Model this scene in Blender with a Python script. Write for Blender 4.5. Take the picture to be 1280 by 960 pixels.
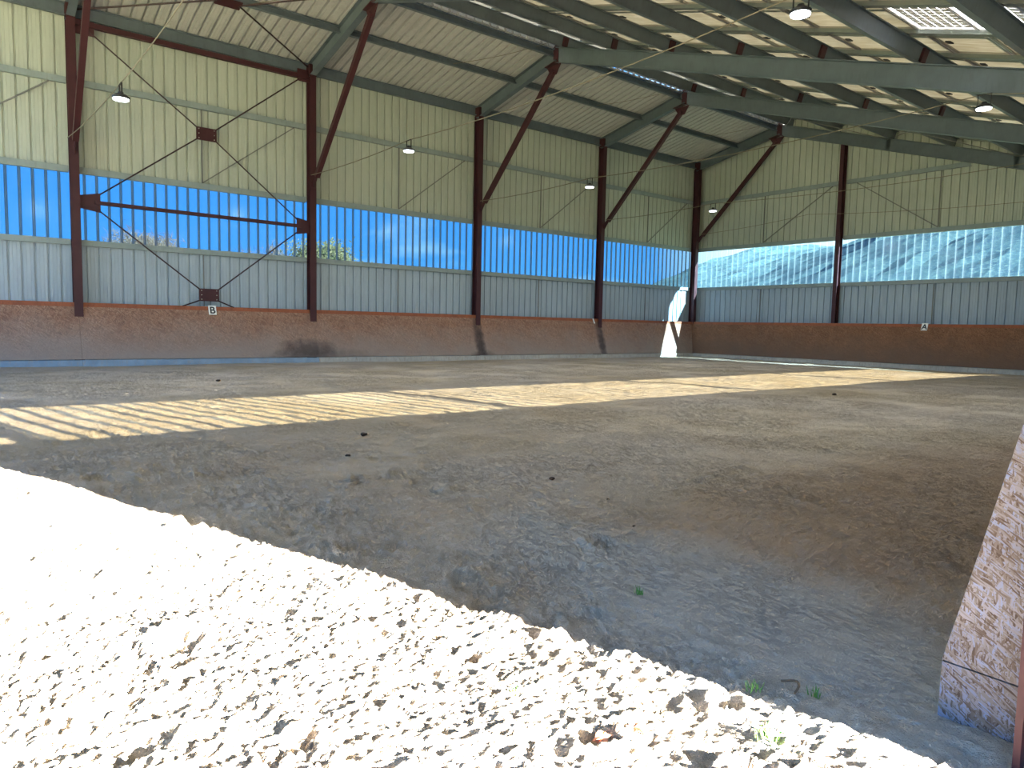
import bpy, bmesh, math, random
import numpy as np
from mathutils import Vector, Matrix, Euler

random.seed(7)
rng = np.random.default_rng(11)
S = bpy.context.scene
COL = S.collection
for o in list(bpy.data.objects):
    bpy.data.objects.remove(o, do_unlink=True)

# ------------------------------------------------------------------ camera
CAM = Vector((20.578, -26.351, 1.184))
YAW, PITCH, ROLL, FPX = 0.9063, -0.0816, 0.0206, 883.55
Fv = Vector((-math.sin(YAW)*math.cos(PITCH), math.cos(YAW)*math.cos(PITCH), math.sin(PITCH)))
R0 = Vector((math.cos(YAW), math.sin(YAW), 0.0))
U0 = R0.cross(Fv)
Rv = R0*math.cos(ROLL) + U0*math.sin(ROLL)
Uv = -R0*math.sin(ROLL) + U0*math.cos(ROLL)
cd = bpy.data.cameras.new('camera')
cam = bpy.data.objects.new('camera', cd)
COL.objects.link(cam)
m3 = Matrix((Rv, Uv, -Fv)).transposed()
cam.matrix_world = Matrix.Translation(CAM) @ m3.to_4x4()
cd.sensor_width = 36.0
cd.lens = 36.0*FPX/1280.0
cd.clip_start = 0.05
cd.clip_end = 2000
S.camera = cam

S.view_settings.view_transform = 'Standard'
S.view_settings.look = 'None'
S.view_settings.gamma = 1.0
S.view_settings.use_curve_mapping = False
S.view_settings.exposure = 1.66

# ------------------------------------------------------------------ sun and sky
KY, TE = 0.24, 0.362          # the sun's light travels along (-1, -KY, -TE)
SUN_STRENGTH = 66.0
SKY_STRENGTH = 1.25
sd = bpy.data.lights.new('sun', 'SUN')
sd.energy = SUN_STRENGTH
sd.angle = math.radians(0.3)
sd.color = (1.0, 0.97, 0.92)
sun = bpy.data.objects.new('sun', sd)
sun.rotation_euler = Vector((-1, -KY, -TE)).to_track_quat('-Z', 'Y').to_euler()
sun.location = (60, 10, 30)
COL.objects.link(sun)

w = bpy.data.worlds.new('sky')
S.world = w
w.use_nodes = True
nt = w.node_tree
nt.nodes.clear()
def wn(t, **k):
    n = nt.nodes.new(t)
    for a, b in k.items():
        setattr(n, a, b)
    return n
out = wn('ShaderNodeOutputWorld')
bg = wn('ShaderNodeBackground')
bg.inputs[1].default_value = SKY_STRENGTH
tc = wn('ShaderNodeTexCoord')
sep = wn('ShaderNodeSeparateXYZ')
nt.links.new(tc.outputs['Generated'], sep.inputs[0])
ramp = wn('ShaderNodeValToRGB')
nt.links.new(sep.outputs['Z'], ramp.inputs[0])
cr = ramp.color_ramp
cr.elements[0].position = 0.0
cr.elements[0].color = (0.30, 0.62, 0.98, 1)
cr.elements[1].position = 0.7
cr.elements[1].color = (0.09, 0.30, 0.80, 1)
e = cr.elements.new(0.07); e.color = (0.12, 0.44, 0.93, 1)
e = cr.elements.new(0.18); e.color = (0.085, 0.38, 0.90, 1)
mp = wn('ShaderNodeMapping')
mp.inputs['Scale'].default_value = (2.2, 2.2, 9.0)
mp.inputs['Location'].default_value = (3.1, 0.4, 0.2)
nt.links.new(tc.outputs['Generated'], mp.inputs[0])
ns = wn('ShaderNodeTexNoise')
ns.inputs['Scale'].default_value = 1.6
ns.inputs['Detail'].default_value = 7
nt.links.new(mp.outputs[0], ns.inputs['Vector'])
cl = wn('ShaderNodeValToRGB')
cl.color_ramp.elements[0].position = 0.56
cl.color_ramp.elements[1].position = 0.76
nt.links.new(ns.outputs['Fac'], cl.inputs[0])
dp = wn('ShaderNodeVectorMath', operation='DOT_PRODUCT')
nt.links.new(tc.outputs['Generated'], dp.inputs[0])
dp.inputs[1].default_value = Vector((-0.50, 0.86, 0.12)).normalized()
mr = wn('ShaderNodeMapRange'); nt.links.new(dp.outputs['Value'], mr.inputs[0])
mr.inputs[1].default_value = 0.982; mr.inputs[2].default_value = 0.997
ad = wn('ShaderNodeMath', operation='MAXIMUM'); nt.links.new(cl.outputs[0], ad.inputs[0]); nt.links.new(mr.outputs[0], ad.inputs[1])
mx = wn('ShaderNodeMix', data_type='RGBA')
nt.links.new(ad.outputs[0], mx.inputs[0])
nt.links.new(ramp.outputs[0], mx.inputs[6])
mx.inputs[7].default_value = (0.95, 0.98, 1.0, 1)
nt.links.new(mx.outputs[2], bg.inputs[0])
nt.links.new(bg.outputs[0], out.inputs[0])

# ------------------------------------------------------------------ dimensions
B = 6.0
ZK, ZB, ZT, ZG, ZE = 1.55, 3.08, 4.77, 6.90, 8.50     # kick board top, window foot, window head, upper girt, eaves
XR, ZR, SL = 4.08, 9.50, 0.3165                        # ridge and main slope (rafter top)
SLL = 0.205                                            # short slope
XW = 20.20                                             # inner face of right wall girts
YF = 0.28                                              # inner face of back wall girts
NB = 5                                                 # bays
YN = -B*NB
PITCHR = 0.267
def ztop(x):                                           # rafter top
    return ZR - SL*(x-XR) if x >= XR else ZR - SLL*(XR-x)
SANG = math.atan(SL)

# ------------------------------------------------------------------ materials
def srgb(r, g, b):
    f = lambda c: ((c/255.0)/12.92 if c/255.0 <= 0.04045 else (((c/255.0)+0.055)/1.055)**2.4)
    return (f(r), f(g), f(b), 1.0)

class NT:
    def __init__(self, name):
        self.m = bpy.data.materials.new(name)
        self.m.use_nodes = True
        self.t = self.m.node_tree
        self.t.nodes.clear()
        self.out = self.n('ShaderNodeOutputMaterial')
    def n(self, typ, ins=None, **k):
        nd = self.t.nodes.new(typ)
        for a, b in k.items():
            setattr(nd, a, b)
        if ins:
            for a, b in ins.items():
                self.put(nd.inputs[a], b)
        return nd
    def put(self, sock, v):
        if isinstance(v, bpy.types.NodeSocket):
            self.t.links.new(v, sock)
        else:
            sock.default_value = v
    def noise(self, vec, scale, detail=4, rough=0.55, dist=0.0):
        nd = self.n('ShaderNodeTexNoise', {'Vector': vec, 'Scale': scale, 'Detail': detail, 'Roughness': rough, 'Distortion': dist})
        return nd.outputs['Fac']
    def ramp(self, fac, stops):
        nd = self.n('ShaderNodeValToRGB', {'Fac': fac})
        c = nd.color_ramp
        while len(c.elements) < len(stops):
            c.elements.new(0.5)
        for e, (p, col) in zip(c.elements, stops):
            e.position = p
            e.color = col if len(col) == 4 else (*col, 1)
        return nd.outputs['Color']
    def val(self, fac, a, b):      # smooth 0..1 between a and b
        nd = self.n('ShaderNodeMapRange', {'Value': fac, 'From Min': a, 'From Max': b})
        return nd.outputs[0]
    def mix(self, fac, a, b, mode='MIX'):
        nd = self.n('ShaderNodeMix', data_type='RGBA', blend_type=mode)
        self.put(nd.inputs[0], fac); self.put(nd.inputs[6], a); self.put(nd.inputs[7], b)
        return nd.outputs[2]
    def math(self, op, a, b=0.0):
        nd = self.n('ShaderNodeMath', operation=op)
        self.put(nd.inputs[0], a); self.put(nd.inputs[1], b)
        return nd.outputs[0]
    def obj(self):
        return self.n('ShaderNodeTexCoord').outputs['Object']
    def geo(self):
        return self.n('ShaderNodeNewGeometry').outputs['Position']
    def map(self, vec, scale=(1, 1, 1), rot=(0, 0, 0), loc=(0, 0, 0)):
        return self.n('ShaderNodeMapping', {'Vector': vec, 'Scale': scale, 'Rotation': rot, 'Location': loc}).outputs[0]
    def bump(self, h, strength=0.3, dist=0.01):
        return self.n('ShaderNodeBump', {'Height': h, 'Strength': strength, 'Distance': dist}).outputs[0]
    def done(self, col, rough=0.6, metal=0.0, normal=None, spec=0.4):
        p = self.n('ShaderNodeBsdfPrincipled', {'Base Color': col, 'Roughness': rough, 'Metallic': metal, 'Specular IOR Level': spec})
        if normal is not None:
            self.put(p.inputs['Normal'], normal)
        self.t.links.new(p.outputs[0], self.out.inputs[0])
        return self.m

def painted(name, c, var=0.12, rough=0.55, scale=3.0, metal=0.0, dirt=None):
    k = NT(name)
    g = k.geo()
    n1 = k.noise(g, scale, 6, 0.6)
    n2 = k.noise(k.map(g, (1, 1, 0.25)), scale*6, 4)
    a = tuple(x*(1-var) for x in c[:3]) + (1,)
    b = tuple(min(1, x*(1+var)) for x in c[:3]) + (1,)
    col = k.mix(k.val(n1, 0.3, 0.7), a, b)
    if dirt is not None:
        col = k.mix(k.math('MULTIPLY', k.val(n2, 0.52, 0.72), 0.5), col, dirt)
    return k.done(col, rough, metal, k.bump(n2, 0.12, 0.004))

M = {}
M['primer'] = painted('red_brown_primer', srgb(58, 22, 26), 0.16, 0.6, 4, dirt=srgb(56, 30, 28))
M['steel'] = painted('grey_green_steel', srgb(88, 98, 102), 0.12, 0.5, 2.5, dirt=srgb(76, 86, 84))
M['girt'] = painted('grey_green_girt', srgb(130, 142, 138), 0.08, 0.5, 2.5, dirt=srgb(120, 124, 116))
M['galv'] = painted('galvanised_rail', srgb(112, 120, 116), 0.1, 0.5, 5, 0.1)
M['rod'] = painted('dark_tie_rod', srgb(46, 22, 24), 0.1, 0.5, 6)
M['angle'] = painted('grey_angle_iron', srgb(112, 112, 106), 0.1, 0.5, 6)
M['bolt'] = painted('zinc_bolt', srgb(175, 170, 160), 0.1, 0.35, 6, 0.6)
M['black'] = painted('black_plastic', srgb(34, 34, 36), 0.1, 0.5, 6)
M['cable'] = painted('grey_cable', srgb(120, 112, 92), 0.1, 0.6, 6)
M['cream'] = painted('cream_cladding', srgb(170, 176, 160), 0.05, 0.5, 0.8, dirt=srgb(158, 163, 146))
M['greyclad'] = painted('pale_grey_cladding', srgb(150, 163, 170), 0.05, 0.45, 0.8, dirt=srgb(138, 148, 154))
M['roofin'] = painted('grey_roof_sheet_lining', srgb(176, 176, 168), 0.06, 0.6, 1.2, dirt=srgb(158, 156, 148))
M['white'] = painted('white_plate', srgb(232, 230, 220), 0.04, 0.4, 8)
M['plank'] = painted('brown_top_plank', srgb(140, 78, 48), 0.2, 0.7, 5, dirt=srgb(96, 58, 40))
M['bark'] = painted('bark', srgb(96, 84, 70), 0.25, 0.9, 8)
M['frame'] = painted('panel_frame_aluminium', srgb(160, 156, 146), 0.08, 0.4, 5, 0.4)
M['droppings'] = painted('dark_clod', srgb(58, 44, 34), 0.25, 0.95, 40)
M['leafdry'] = painted('dry_leaf', srgb(196, 128, 90), 0.2, 0.8, 30)
M['weed'] = painted('weed_green', srgb(96, 140, 62), 0.25, 0.7, 30)
M['straw'] = painted('twig', srgb(92, 74, 56), 0.2, 0.8, 30)

def osb_mat(name, base, dark, light, pale, scale=1.0, dust=None, stains=False):
    """oriented strand board: layered long flakes at several angles"""
    k = NT(name)
    g = k.obj()
    g = k.map(g, (scale,)*3)
    # plane coordinates: u = horizontal position (x+y), v = height
    s = k.n('ShaderNodeSeparateXYZ', {0: g})
    u = k.math('ADD', s.outputs[0], s.outputs[1])
    uv = k.n('ShaderNodeCombineXYZ', {0: u, 1: s.outputs[2], 2: 0.0}).outputs[0]
    warp = k.n('ShaderNodeTexNoise', {'Vector': uv, 'Scale': 3.0, 'Detail': 2}).outputs['Color']
    uvw = k.n('ShaderNodeMix', data_type='RGBA', blend_type='ADD')
    k.put(uvw.inputs[0], 0.08); k.put(uvw.inputs[6], uv); k.put(uvw.inputs[7], warp)
    uvw = uvw.outputs[2]
    col = base
    hsum = None
    for i, (ang, sx, sy, loc) in enumerate([(0.2, 7, 60, 0.0), (-0.5, 8, 52, 3.3), (0.95, 9, 64, 7.1), (-1.15, 8, 58, 1.7), (1.5, 10, 66, 5.9), (0.55, 9, 80, 9.2)]):
        v = k.map(uvw, (1, 1, 1), (0, 0, ang), (loc, loc*0.7, 0))
        v = k.map(v, (sx, sy, 1))
        vo = k.n('ShaderNodeTexVoronoi', {'Vector': v, 'Scale': 1.0, 'Randomness': 1.0})
        sc = k.n('ShaderNodeSeparateXYZ', {0: vo.outputs['Color']})
        tone = k.ramp(sc.outputs[0], [(0.0, dark), (0.35, base), (0.7, light), (1.0, pale)])
        cover = k.math('GREATER_THAN', sc.outputs[1], 0.55 if i else 0.0)
        col = k.mix(cover, col, tone)
        hh = k.math('MULTIPLY', cover, sc.outputs[2])
        hsum = hh if hsum is None else k.math('ADD', hsum, hh)
    n = k.noise(g, 1.3, 5)
    col = k.mix(k.math('MULTIPLY', k.val(n, 0.35, 0.7), 0.45), col, dark)
    if dust is not None:
        p = k.n('ShaderNodeSeparateXYZ', {0: k.geo()})
        nn = k.noise(k.map(k.geo(), (1, 1, 1.6)), 1.4, 6)
        hgt = k.math('ADD', p.outputs[2], k.math('MULTIPLY', k.math('SUBTRACT', nn, 0.5), 1.1))
        f = k.n('ShaderNodeMapRange', {'Value': hgt, 'From Min': 0.15, 'From Max': 1.25, 'To Min': 0.88, 'To Max': 0.12}).outputs[0]
        col = k.mix(f, col, dust)
    if stains:
        p = k.n('ShaderNodeSeparateXYZ', {0: k.geo()})
        nz = k.math('MULTIPLY', k.math('SUBTRACT', k.noise(k.geo(), 5, 5), 0.5), 1.6)
        for cy, cz, ry, rz, amt in ((-12.05, 0.55, 0.22, 1.0, 0.85), (-12.0, 0.1, 0.6, 0.22, 0.6), (-6.08, 0.6, 0.2, 1.0, 0.8), (-18.3, 0.36, 0.9, 0.34, 0.7), (-17.9, 0.2, 1.7, 0.22, 0.35)):
            a = k.math('POWER', k.math('ABSOLUTE', k.math('DIVIDE', k.math('SUBTRACT', p.outputs[1], cy), ry)), 2.0)
            b = k.math('POWER', k.math('ABSOLUTE', k.math('DIVIDE', k.math('SUBTRACT', p.outputs[2], cz), rz)), 2.0)
            d = k.math('ADD', k.math('ADD', a, b), nz)
            f = k.n('ShaderNodeMapRange', {'Value': d, 'From Min': 0.1, 'From Max': 1.3, 'To Min': amt, 'To Max': 0.0}).outputs[0]
            col = k.mix(f, col, srgb(58, 48, 46))
    return k.done(col, 0.7, 0, k.bump(hsum, 0.4, 0.004), 0.25)

M['osb'] = osb_mat('weathered_osb', srgb(142, 100, 76), srgb(102, 68, 50), srgb(160, 118, 92), srgb(176, 142, 116), 1.2, srgb(142, 130, 120), stains=True)
M['osb_far'] = osb_mat('brown_osb', srgb(126, 84, 56), srgb(88, 56, 36), srgb(142, 98, 68), srgb(158, 118, 86), 1.5, srgb(104, 84, 70))
M['osb_near'] = osb_mat('pale_osb', srgb(112, 102, 92), srgb(74, 58, 46), srgb(132, 126, 128), srgb(124, 134, 160), 3.0)

def sand_mat():
    k = NT('arena_sand')
    g = k.geo()
    n1 = k.noise(g, 0.28, 5, 0.6)
    n2 = k.noise(k.map(g, (1, 0.4, 1)), 1.7, 6, 0.62)
    n3 = k.noise(g, 28, 5, 0.7)
    n4 = k.noise(g, 150, 3, 0.7)
    col = k.mix(k.val(n1, 0.35, 0.68), srgb(212, 196, 176), srgb(202, 182, 150))
    col = k.mix(k.math('MULTIPLY', k.val(n2, 0.46, 0.72), 0.5), col, srgb(178, 152, 122))
    col = k.mix(k.math('MULTIPLY', k.val(n3, 0.5, 0.8), 0.35), col, srgb(222, 214, 198))
    col = k.mix(k.math('MULTIPLY', k.val(n4, 0.60, 0.74), 0.5), col, srgb(120, 100, 80))
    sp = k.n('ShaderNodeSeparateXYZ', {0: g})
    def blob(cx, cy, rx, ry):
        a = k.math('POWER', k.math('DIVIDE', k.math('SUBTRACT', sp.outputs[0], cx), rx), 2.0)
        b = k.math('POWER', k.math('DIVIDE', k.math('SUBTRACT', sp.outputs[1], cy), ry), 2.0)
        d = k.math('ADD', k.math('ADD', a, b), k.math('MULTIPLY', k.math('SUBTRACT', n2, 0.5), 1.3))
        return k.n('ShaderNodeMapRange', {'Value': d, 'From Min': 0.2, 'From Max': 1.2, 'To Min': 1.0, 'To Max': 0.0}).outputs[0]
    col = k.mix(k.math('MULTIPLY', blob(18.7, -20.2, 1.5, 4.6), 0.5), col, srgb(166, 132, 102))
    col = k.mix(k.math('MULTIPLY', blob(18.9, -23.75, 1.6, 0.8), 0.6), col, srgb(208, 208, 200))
    vo = k.n('ShaderNodeTexVoronoi', {'Vector': k.map(k.n('ShaderNodeVectorMath', {0: g, 1: k.n('ShaderNodeTexNoise', {'Vector': g, 'Scale': 30.0}).outputs['Color']}, operation='ADD').outputs[0], (0.5, 1, 1)), 'Scale': 42.0})
    vc = k.n('ShaderNodeSeparateXYZ', {0: vo.outputs['Color']})
    fl = k.math('MULTIPLY', k.math('GREATER_THAN', vc.outputs[0], 0.66), k.math('LESS_THAN', vo.outputs['Distance'], 0.30))
    fl = k.math('MULTIPLY', fl, k.val(n3, 0.42, 0.55))
    nearm = k.n('ShaderNodeMapRange', {'Value': sp.outputs[1], 'From Min': -23.0, 'From Max': -16.0, 'To Min': 0.85, 'To Max': 0.25}).outputs[0]
    col = k.mix(k.math('MULTIPLY', fl, nearm), col, k.mix(vc.outputs[1], srgb(66, 54, 44), srgb(128, 92, 58)))
    h = k.math('ADD', k.math('MULTIPLY', n3, 0.8), k.math('MULTIPLY', n4, 0.35))
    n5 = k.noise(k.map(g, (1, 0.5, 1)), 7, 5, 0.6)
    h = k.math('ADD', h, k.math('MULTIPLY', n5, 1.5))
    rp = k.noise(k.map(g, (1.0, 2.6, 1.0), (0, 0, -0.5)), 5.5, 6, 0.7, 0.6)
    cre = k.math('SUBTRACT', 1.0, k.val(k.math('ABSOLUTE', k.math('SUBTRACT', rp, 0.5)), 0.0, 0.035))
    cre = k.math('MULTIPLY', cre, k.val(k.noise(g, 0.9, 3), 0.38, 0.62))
    col = k.mix(k.math('MULTIPLY', cre, 0.34), col, srgb(136, 114, 90))  # shade of the ripple crevices painted into the sand colour
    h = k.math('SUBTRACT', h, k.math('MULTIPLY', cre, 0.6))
    return k.done(col, 0.95, 0, k.bump(h, 1.0, 0.075), 0.1)
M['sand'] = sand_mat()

def grass_mat(name, a, b, c, sc):
    k = NT(name)
    g = k.geo()
    col = k.mix(k.val(k.noise(g, sc, 7, 0.7), 0.35, 0.65), a, b)
    col = k.mix(k.val(k.noise(g, sc*5, 5, 0.7), 0.5, 0.7), col, c)
    return k.done(col, 0.95, 0, None, 0.1)
M['field'] = grass_mat('field', srgb(96, 112, 70), srgb(128, 128, 88), srgb(150, 140, 110), 0.3)
M['hill'] = grass_mat('wooded_hill', srgb(40, 58, 66), srgb(58, 78, 78), srgb(98, 110, 100), 0.35)
M['yard'] = grass_mat('yard_gravel', srgb(176, 164, 142), srgb(160, 146, 122), srgb(196, 186, 164), 0.8)

def pane_mat(name, tint, haze, hazecol):
    k = NT(name)
    g = k.geo()
    tr = k.n('ShaderNodeBsdfTransparent', {'Color': tint})
    tl = k.n('ShaderNodeBsdfTranslucent', {'Color': hazecol})
    df = k.n('ShaderNodeBsdfDiffuse', {'Color': hazecol})
    gl = k.n('ShaderNodeBsdfGlossy', {'Color': (0.8, 0.85, 0.9, 1), 'Roughness': 0.15})
    a = k.n('ShaderNodeMixShader', {0: 0.35, 1: tl.outputs[0], 2: df.outputs[0]})
    n = k.noise(k.map(g, (3, 3, 0.8)), 1.5, 5)
    f = k.n('ShaderNodeMapRange', {'Value': n, 'From Min': 0.3, 'From Max': 0.7, 'To Min': haze*0.6, 'To Max': haze*1.4}).outputs[0]
    b = k.n('ShaderNodeMixShader', {0: f, 1: tr.outputs[0], 2: a.outputs[0]})
    c = k.n('ShaderNodeMixShader', {0: 0.012, 1: b.outputs[0], 2: gl.outputs[0]})
    k.t.links.new(c.outputs[0], k.out.inputs[0])
    return k.m
M['pane'] = pane_mat('clear_corrugated_sheet', (0.13, 0.24, 0.32, 1), 0.05, (0.55, 0.65, 0.72, 1))
M['pane_hazy'] = pane_mat('hazy_corrugated_sheet', (0.24, 0.36, 0.44, 1), 0.025, (0.40, 0.60, 0.72, 1))
M['pane_rib_pale'] = pane_mat('pale_sheet_rib', (0.26, 0.36, 0.42, 1), 0.12, (0.36, 0.50, 0.56, 1))
M['pane_rib'] = pane_mat('sheet_rib', (0.07, 0.09, 0.10, 1), 0.75, (0.11, 0.145, 0.165, 1))

def backsheet_mat():
    k = NT('panel_backsheet')
    g = k.geo()
    n = k.noise(k.map(g, (1.0, 5.0, 1.0)), 2.2, 5, 0.6)
    n2 = k.noise(g, 0.5, 3)
    col = k.mix(k.val(n, 0.35, 0.7), srgb(196, 193, 180), srgb(168, 160, 138))
    col = k.mix(k.math('MULTIPLY', k.val(n2, 0.4, 0.6), 0.3), col, srgb(184, 180, 164))
    df = k.n('ShaderNodeBsdfDiffuse', {'Color': col})
    tl = k.n('ShaderNodeBsdfTranslucent', {'Color': col})
    mxs = k.n('ShaderNodeMixShader', {0: 0.18, 1: df.outputs[0], 2: tl.outputs[0]})
    k.t.links.new(mxs.outputs[0], k.out.inputs[0])
    return k.m
M['backsheet'] = backsheet_mat()

M['pane_aged'] = pane_mat('aged_corrugated_sheet', (0.105, 0.098, 0.072, 1), 0.03, (0.4, 0.4, 0.33, 1))
M['milky'] = pane_mat('milky_glass', (0.9, 0.9, 0.9, 1), 1.7, (0.9, 0.9, 0.92, 1))
def emis(name, c, s):
    k = NT(name)
    em = k.n('ShaderNodeEmission', {'Color': c, 'Strength': s})
    k.t.links.new(em.outputs[0], k.out.inputs[0])
    return k.m
M['led'] = emis('lit_led_disc', (0.82, 0.92, 1.0, 1), 5.0)

def foliage(name, c1, c2):
    k = NT(name)
    n = k.noise(k.geo(), 1.7, 5)
    col = k.mix(k.val(n, 0.35, 0.65), c1, c2)
    df = k.n('ShaderNodeBsdfDiffuse', {'Color': col})
    tl = k.n('ShaderNodeBsdfTranslucent', {'Color': col})
    a = k.n('ShaderNodeMixShader', {0: 0.4, 1: df.outputs[0], 2: tl.outputs[0]})
    k.t.links.new(a.outputs[0], k.out.inputs[0])
    return k.m
M['leaves'] = foliage('autumn_leaves', srgb(88, 84, 50), srgb(116, 98, 66))
M['twigs'] = foliage('bare_twigs', srgb(96, 74, 60), srgb(116, 92, 72))

# ------------------------------------------------------------------ mesh helpers
class MB:
    def __init__(s):
        s.v = []; s.f = []; s.mi = []
    def prism(s, prof, p0, p1, up=(0, 0, 1), mi=0, cap=True, prof2=None):
        """extrude a closed 2-D profile (side, up) from p0 to p1"""
        p0 = Vector(p0); p1 = Vector(p1)
        d = (p1-p0).normalized(); u = Vector(up)
        side = d.cross(u)
        if side.length < 1e-6:
            side = d.cross(Vector((1, 0, 0)))
        side.normalize(); u = side.cross(d).normalized()
        n = len(prof); b = len(s.v)
        for p, pr in ((p0, prof), (p1, prof2 or prof)):
            for a, c in pr:
                s.v.append(tuple(p + side*a + u*c))
        for i in range(n):
            j = (i+1) % n
            s.f.append((b+i, b+j, b+n+j, b+n+i)); s.mi.append(mi)
        if cap:
            s.f.append(tuple(b+i for i in reversed(range(n)))); s.mi.append(mi)
            s.f.append(tuple(b+n+i for i in range(n))); s.mi.append(mi)
        return s
    def bar(s, p0, p1, w, h, up=(0, 0, 1), mi=0):
        return s.prism([(-w/2, -h/2), (w/2, -h/2), (w/2, h/2), (-w/2, h/2)], p0, p1, up, mi)
    def rod(s, p0, p1, r, n=8, mi=0, r2=None):
        pr = [(r*math.cos(2*math.pi*i/n), r*math.sin(2*math.pi*i/n)) for i in range(n)]
        pr2 = None if r2 is None else [(r2*math.cos(2*math.pi*i/n), r2*math.sin(2*math.pi*i/n)) for i in range(n)]
        return s.prism(pr, p0, p1, (0, 0, 1) if abs((Vector(p1)-Vector(p0)).normalized().z) < 0.99 else (1, 0, 0), mi, True, pr2)
    def box(s, c, d, mi=0):
        x, y, z = c; a, b_, e = d[0]/2, d[1]/2, d[2]/2
        return s.prism([(-a, -b_), (a, -b_), (a, b_), (-a, b_)], (x, y, z-e), (x, y, z+e), (0, 1, 0), mi)
    def ibeam(s, p0, p1, depth, width, tf=0.018, tw=0.012, up=(0, 0, 1), mi=0):
        """p0-p1 runs along the TOP of the beam"""
        w = width/2; t = tw/2; D = -depth
        pr = [(-w, D), (w, D), (w, D+tf), (t, D+tf), (t, -tf), (w, -tf), (w, 0), (-w, 0), (-w, -tf), (-t, -tf), (-t, D+tf), (-w, D+tf)]
        return s.prism(pr, p0, p1, up, mi)
    def channel(s, p0, p1, depth, width, t=0.008, up=(0, 0, 1), flip=1, lip=0.02, mi=0):
        w = width*flip; D = -depth; q = t*flip; l = lip
        pr = [(0, 0), (0, D), (w, D), (w, D+l), (w-q, D+l), (w-q, D+t), (q, D+t), (q, -t), (w-q, -t), (w-q, -l), (w, -l), (w, 0)]
        if flip < 0:
            pr = pr[::-1]
        return s.prism(pr, p0, p1, up, mi)
    def build(s, name, mats, parent=None, smooth=False, origin=None):
        me = bpy.data.meshes.new(name)
        v = s.v
        if origin is not None:
            ox, oy, oz = origin
            v = [(a-ox, b-oy, c-oz) for a, b, c in v]
        me.from_pydata(v, [], s.f)
        if not isinstance(mats, (list, tuple)):
            mats = [mats]
        for m in mats:
            me.materials.append(m)
        me.polygons.foreach_set('material_index', s.mi)
        if smooth:
            me.polygons.foreach_set('use_smooth', [True]*len(me.polygons))
        me.update()
        bm = bmesh.new(); bm.from_mesh(me)
        bmesh.ops.recalc_face_normals(bm, faces=bm.faces)
        bm.to_mesh(me); bm.free()
        o = bpy.data.objects.new(name, me)
        if origin is not None:
            o.location = origin
        COL.objects.link(o)
        if parent is not None:
            o.parent = parent
            if origin is not None:
                o.location = Vector(origin) - Vector(parent.location)
        return o

def tag(o, label=None, cat=None, group=None, kind=None):
    if label: o['label'] = label
    if cat: o['category'] = cat
    if group: o['group'] = group
    if kind: o['kind'] = kind
    return o
def empty(name, loc, label=None, cat=None, group=None):
    o = bpy.data.objects.new(name, None)
    o.location = loc
    o.empty_display_size = 0.2
    COL.objects.link(o)
    return tag(o, label, cat, group)
def part(mb, name, mats, root, smooth=False):
    """mesh given in world coordinates, parented to a root that sits at root.location"""
    o = mb.build(name, mats, None, smooth)
    me = o.data
    me.transform(Matrix.Translation(-Vector(root.location)))
    o.parent = root
    return o
def relocate(o, loc):
    """move the origin of a world-coordinate mesh to loc without moving the mesh"""
    o.data.transform(Matrix.Translation(-Vector(loc)))
    o.location = loc
    return o

# ------------------------------------------------------------------ the sand floor
def vnoise(x, y, seed):
    xi = np.floor(x).astype(np.int64); yi = np.floor(y).astype(np.int64)
    fx = x-xi; fy = y-yi
    fx = fx*fx*fx*(fx*(fx*6-15)+10); fy = fy*fy*fy*(fy*(fy*6-15)+10)
    def h(a, b):
        n = (a*374761393 + b*668265263 + seed*982451653) & 0x7fffffff
        n = ((n ^ (n >> 13))*1274126177) & 0x7fffffff
        return ((n ^ (n >> 16)) & 0xffff)/65535.0
    a = h(xi, yi); b = h(xi+1, yi); c = h(xi, yi+1); d = h(xi+1, yi+1)
    return (a*(1-fx)+b*fx)*(1-fy) + (c*(1-fx)+d*fx)*fy - 0.5

def lines(c, lo, hi, s0, k):
    out = [c]
    d = 0.0
    while c-d > lo:
        d += max(s0, k*d); out.append(max(lo, c-d))
    d = 0.0
    while c+d < hi:
        d += max(s0, k*d); out.append(min(hi, c+d))
    return np.array(sorted(set(round(a, 5) for a in out)))

gx = lines(18.6, -0.02, 24.0, 0.010, 0.0105)
gy = lines(-25.4, -36.0, 0.36, 0.010, 0.0105)
X, Y = np.meshgrid(gx, gy, indexing='ij')
def ground(X, Y):
    H = 0.028*vnoise(X*0.35, Y*0.35, 1) + 0.022*vnoise(X*1.1, Y*0.9, 2)
    near = np.clip(1 - (np.hypot(X-19.5, Y+26.0)-2.0)/9.0, 0.0, 1.0)
    cal = 1 - 0.85*np.exp(-(((X-19.0)/1.1)**2 + ((Y+23.7)/0.55)**2))
    A = (0.35 + 0.65*near)*cal
    wx = X + 0.12*vnoise(X*2.3, Y*2.3, 8); wy = Y + 0.12*vnoise(X*2.3, Y*2.3, 9)
    H += A*(0.026*vnoise(wx*3.1, wy*2.6, 3) + 0.016*vnoise(wx*7.3, wy*6.1, 4))
    r = vnoise(wx*12.0, wy*10.5, 5); H += A*0.020*(0.25-np.abs(r))
    r = vnoise(wx*25.0, wy*23.0, 6); H += A*0.030*(0.2-np.abs(r))
    w2 = X + 0.02*vnoise(X*19, Y*19, 18); w3 = Y + 0.02*vnoise(X*19, Y*19, 19)
    n_ = vnoise(w2*44.0, w3*40.0, 7); m_ = vnoise(w2*5.0, w3*5.0, 17)+0.5
    H += (0.5+0.5*near)*cal*(0.044*np.abs(n_)*(0.25+m_) + 0.017*vnoise(w2*85.0, w3*80.0, 27))
    return H
H = ground(X, Y)
prints = []
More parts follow.
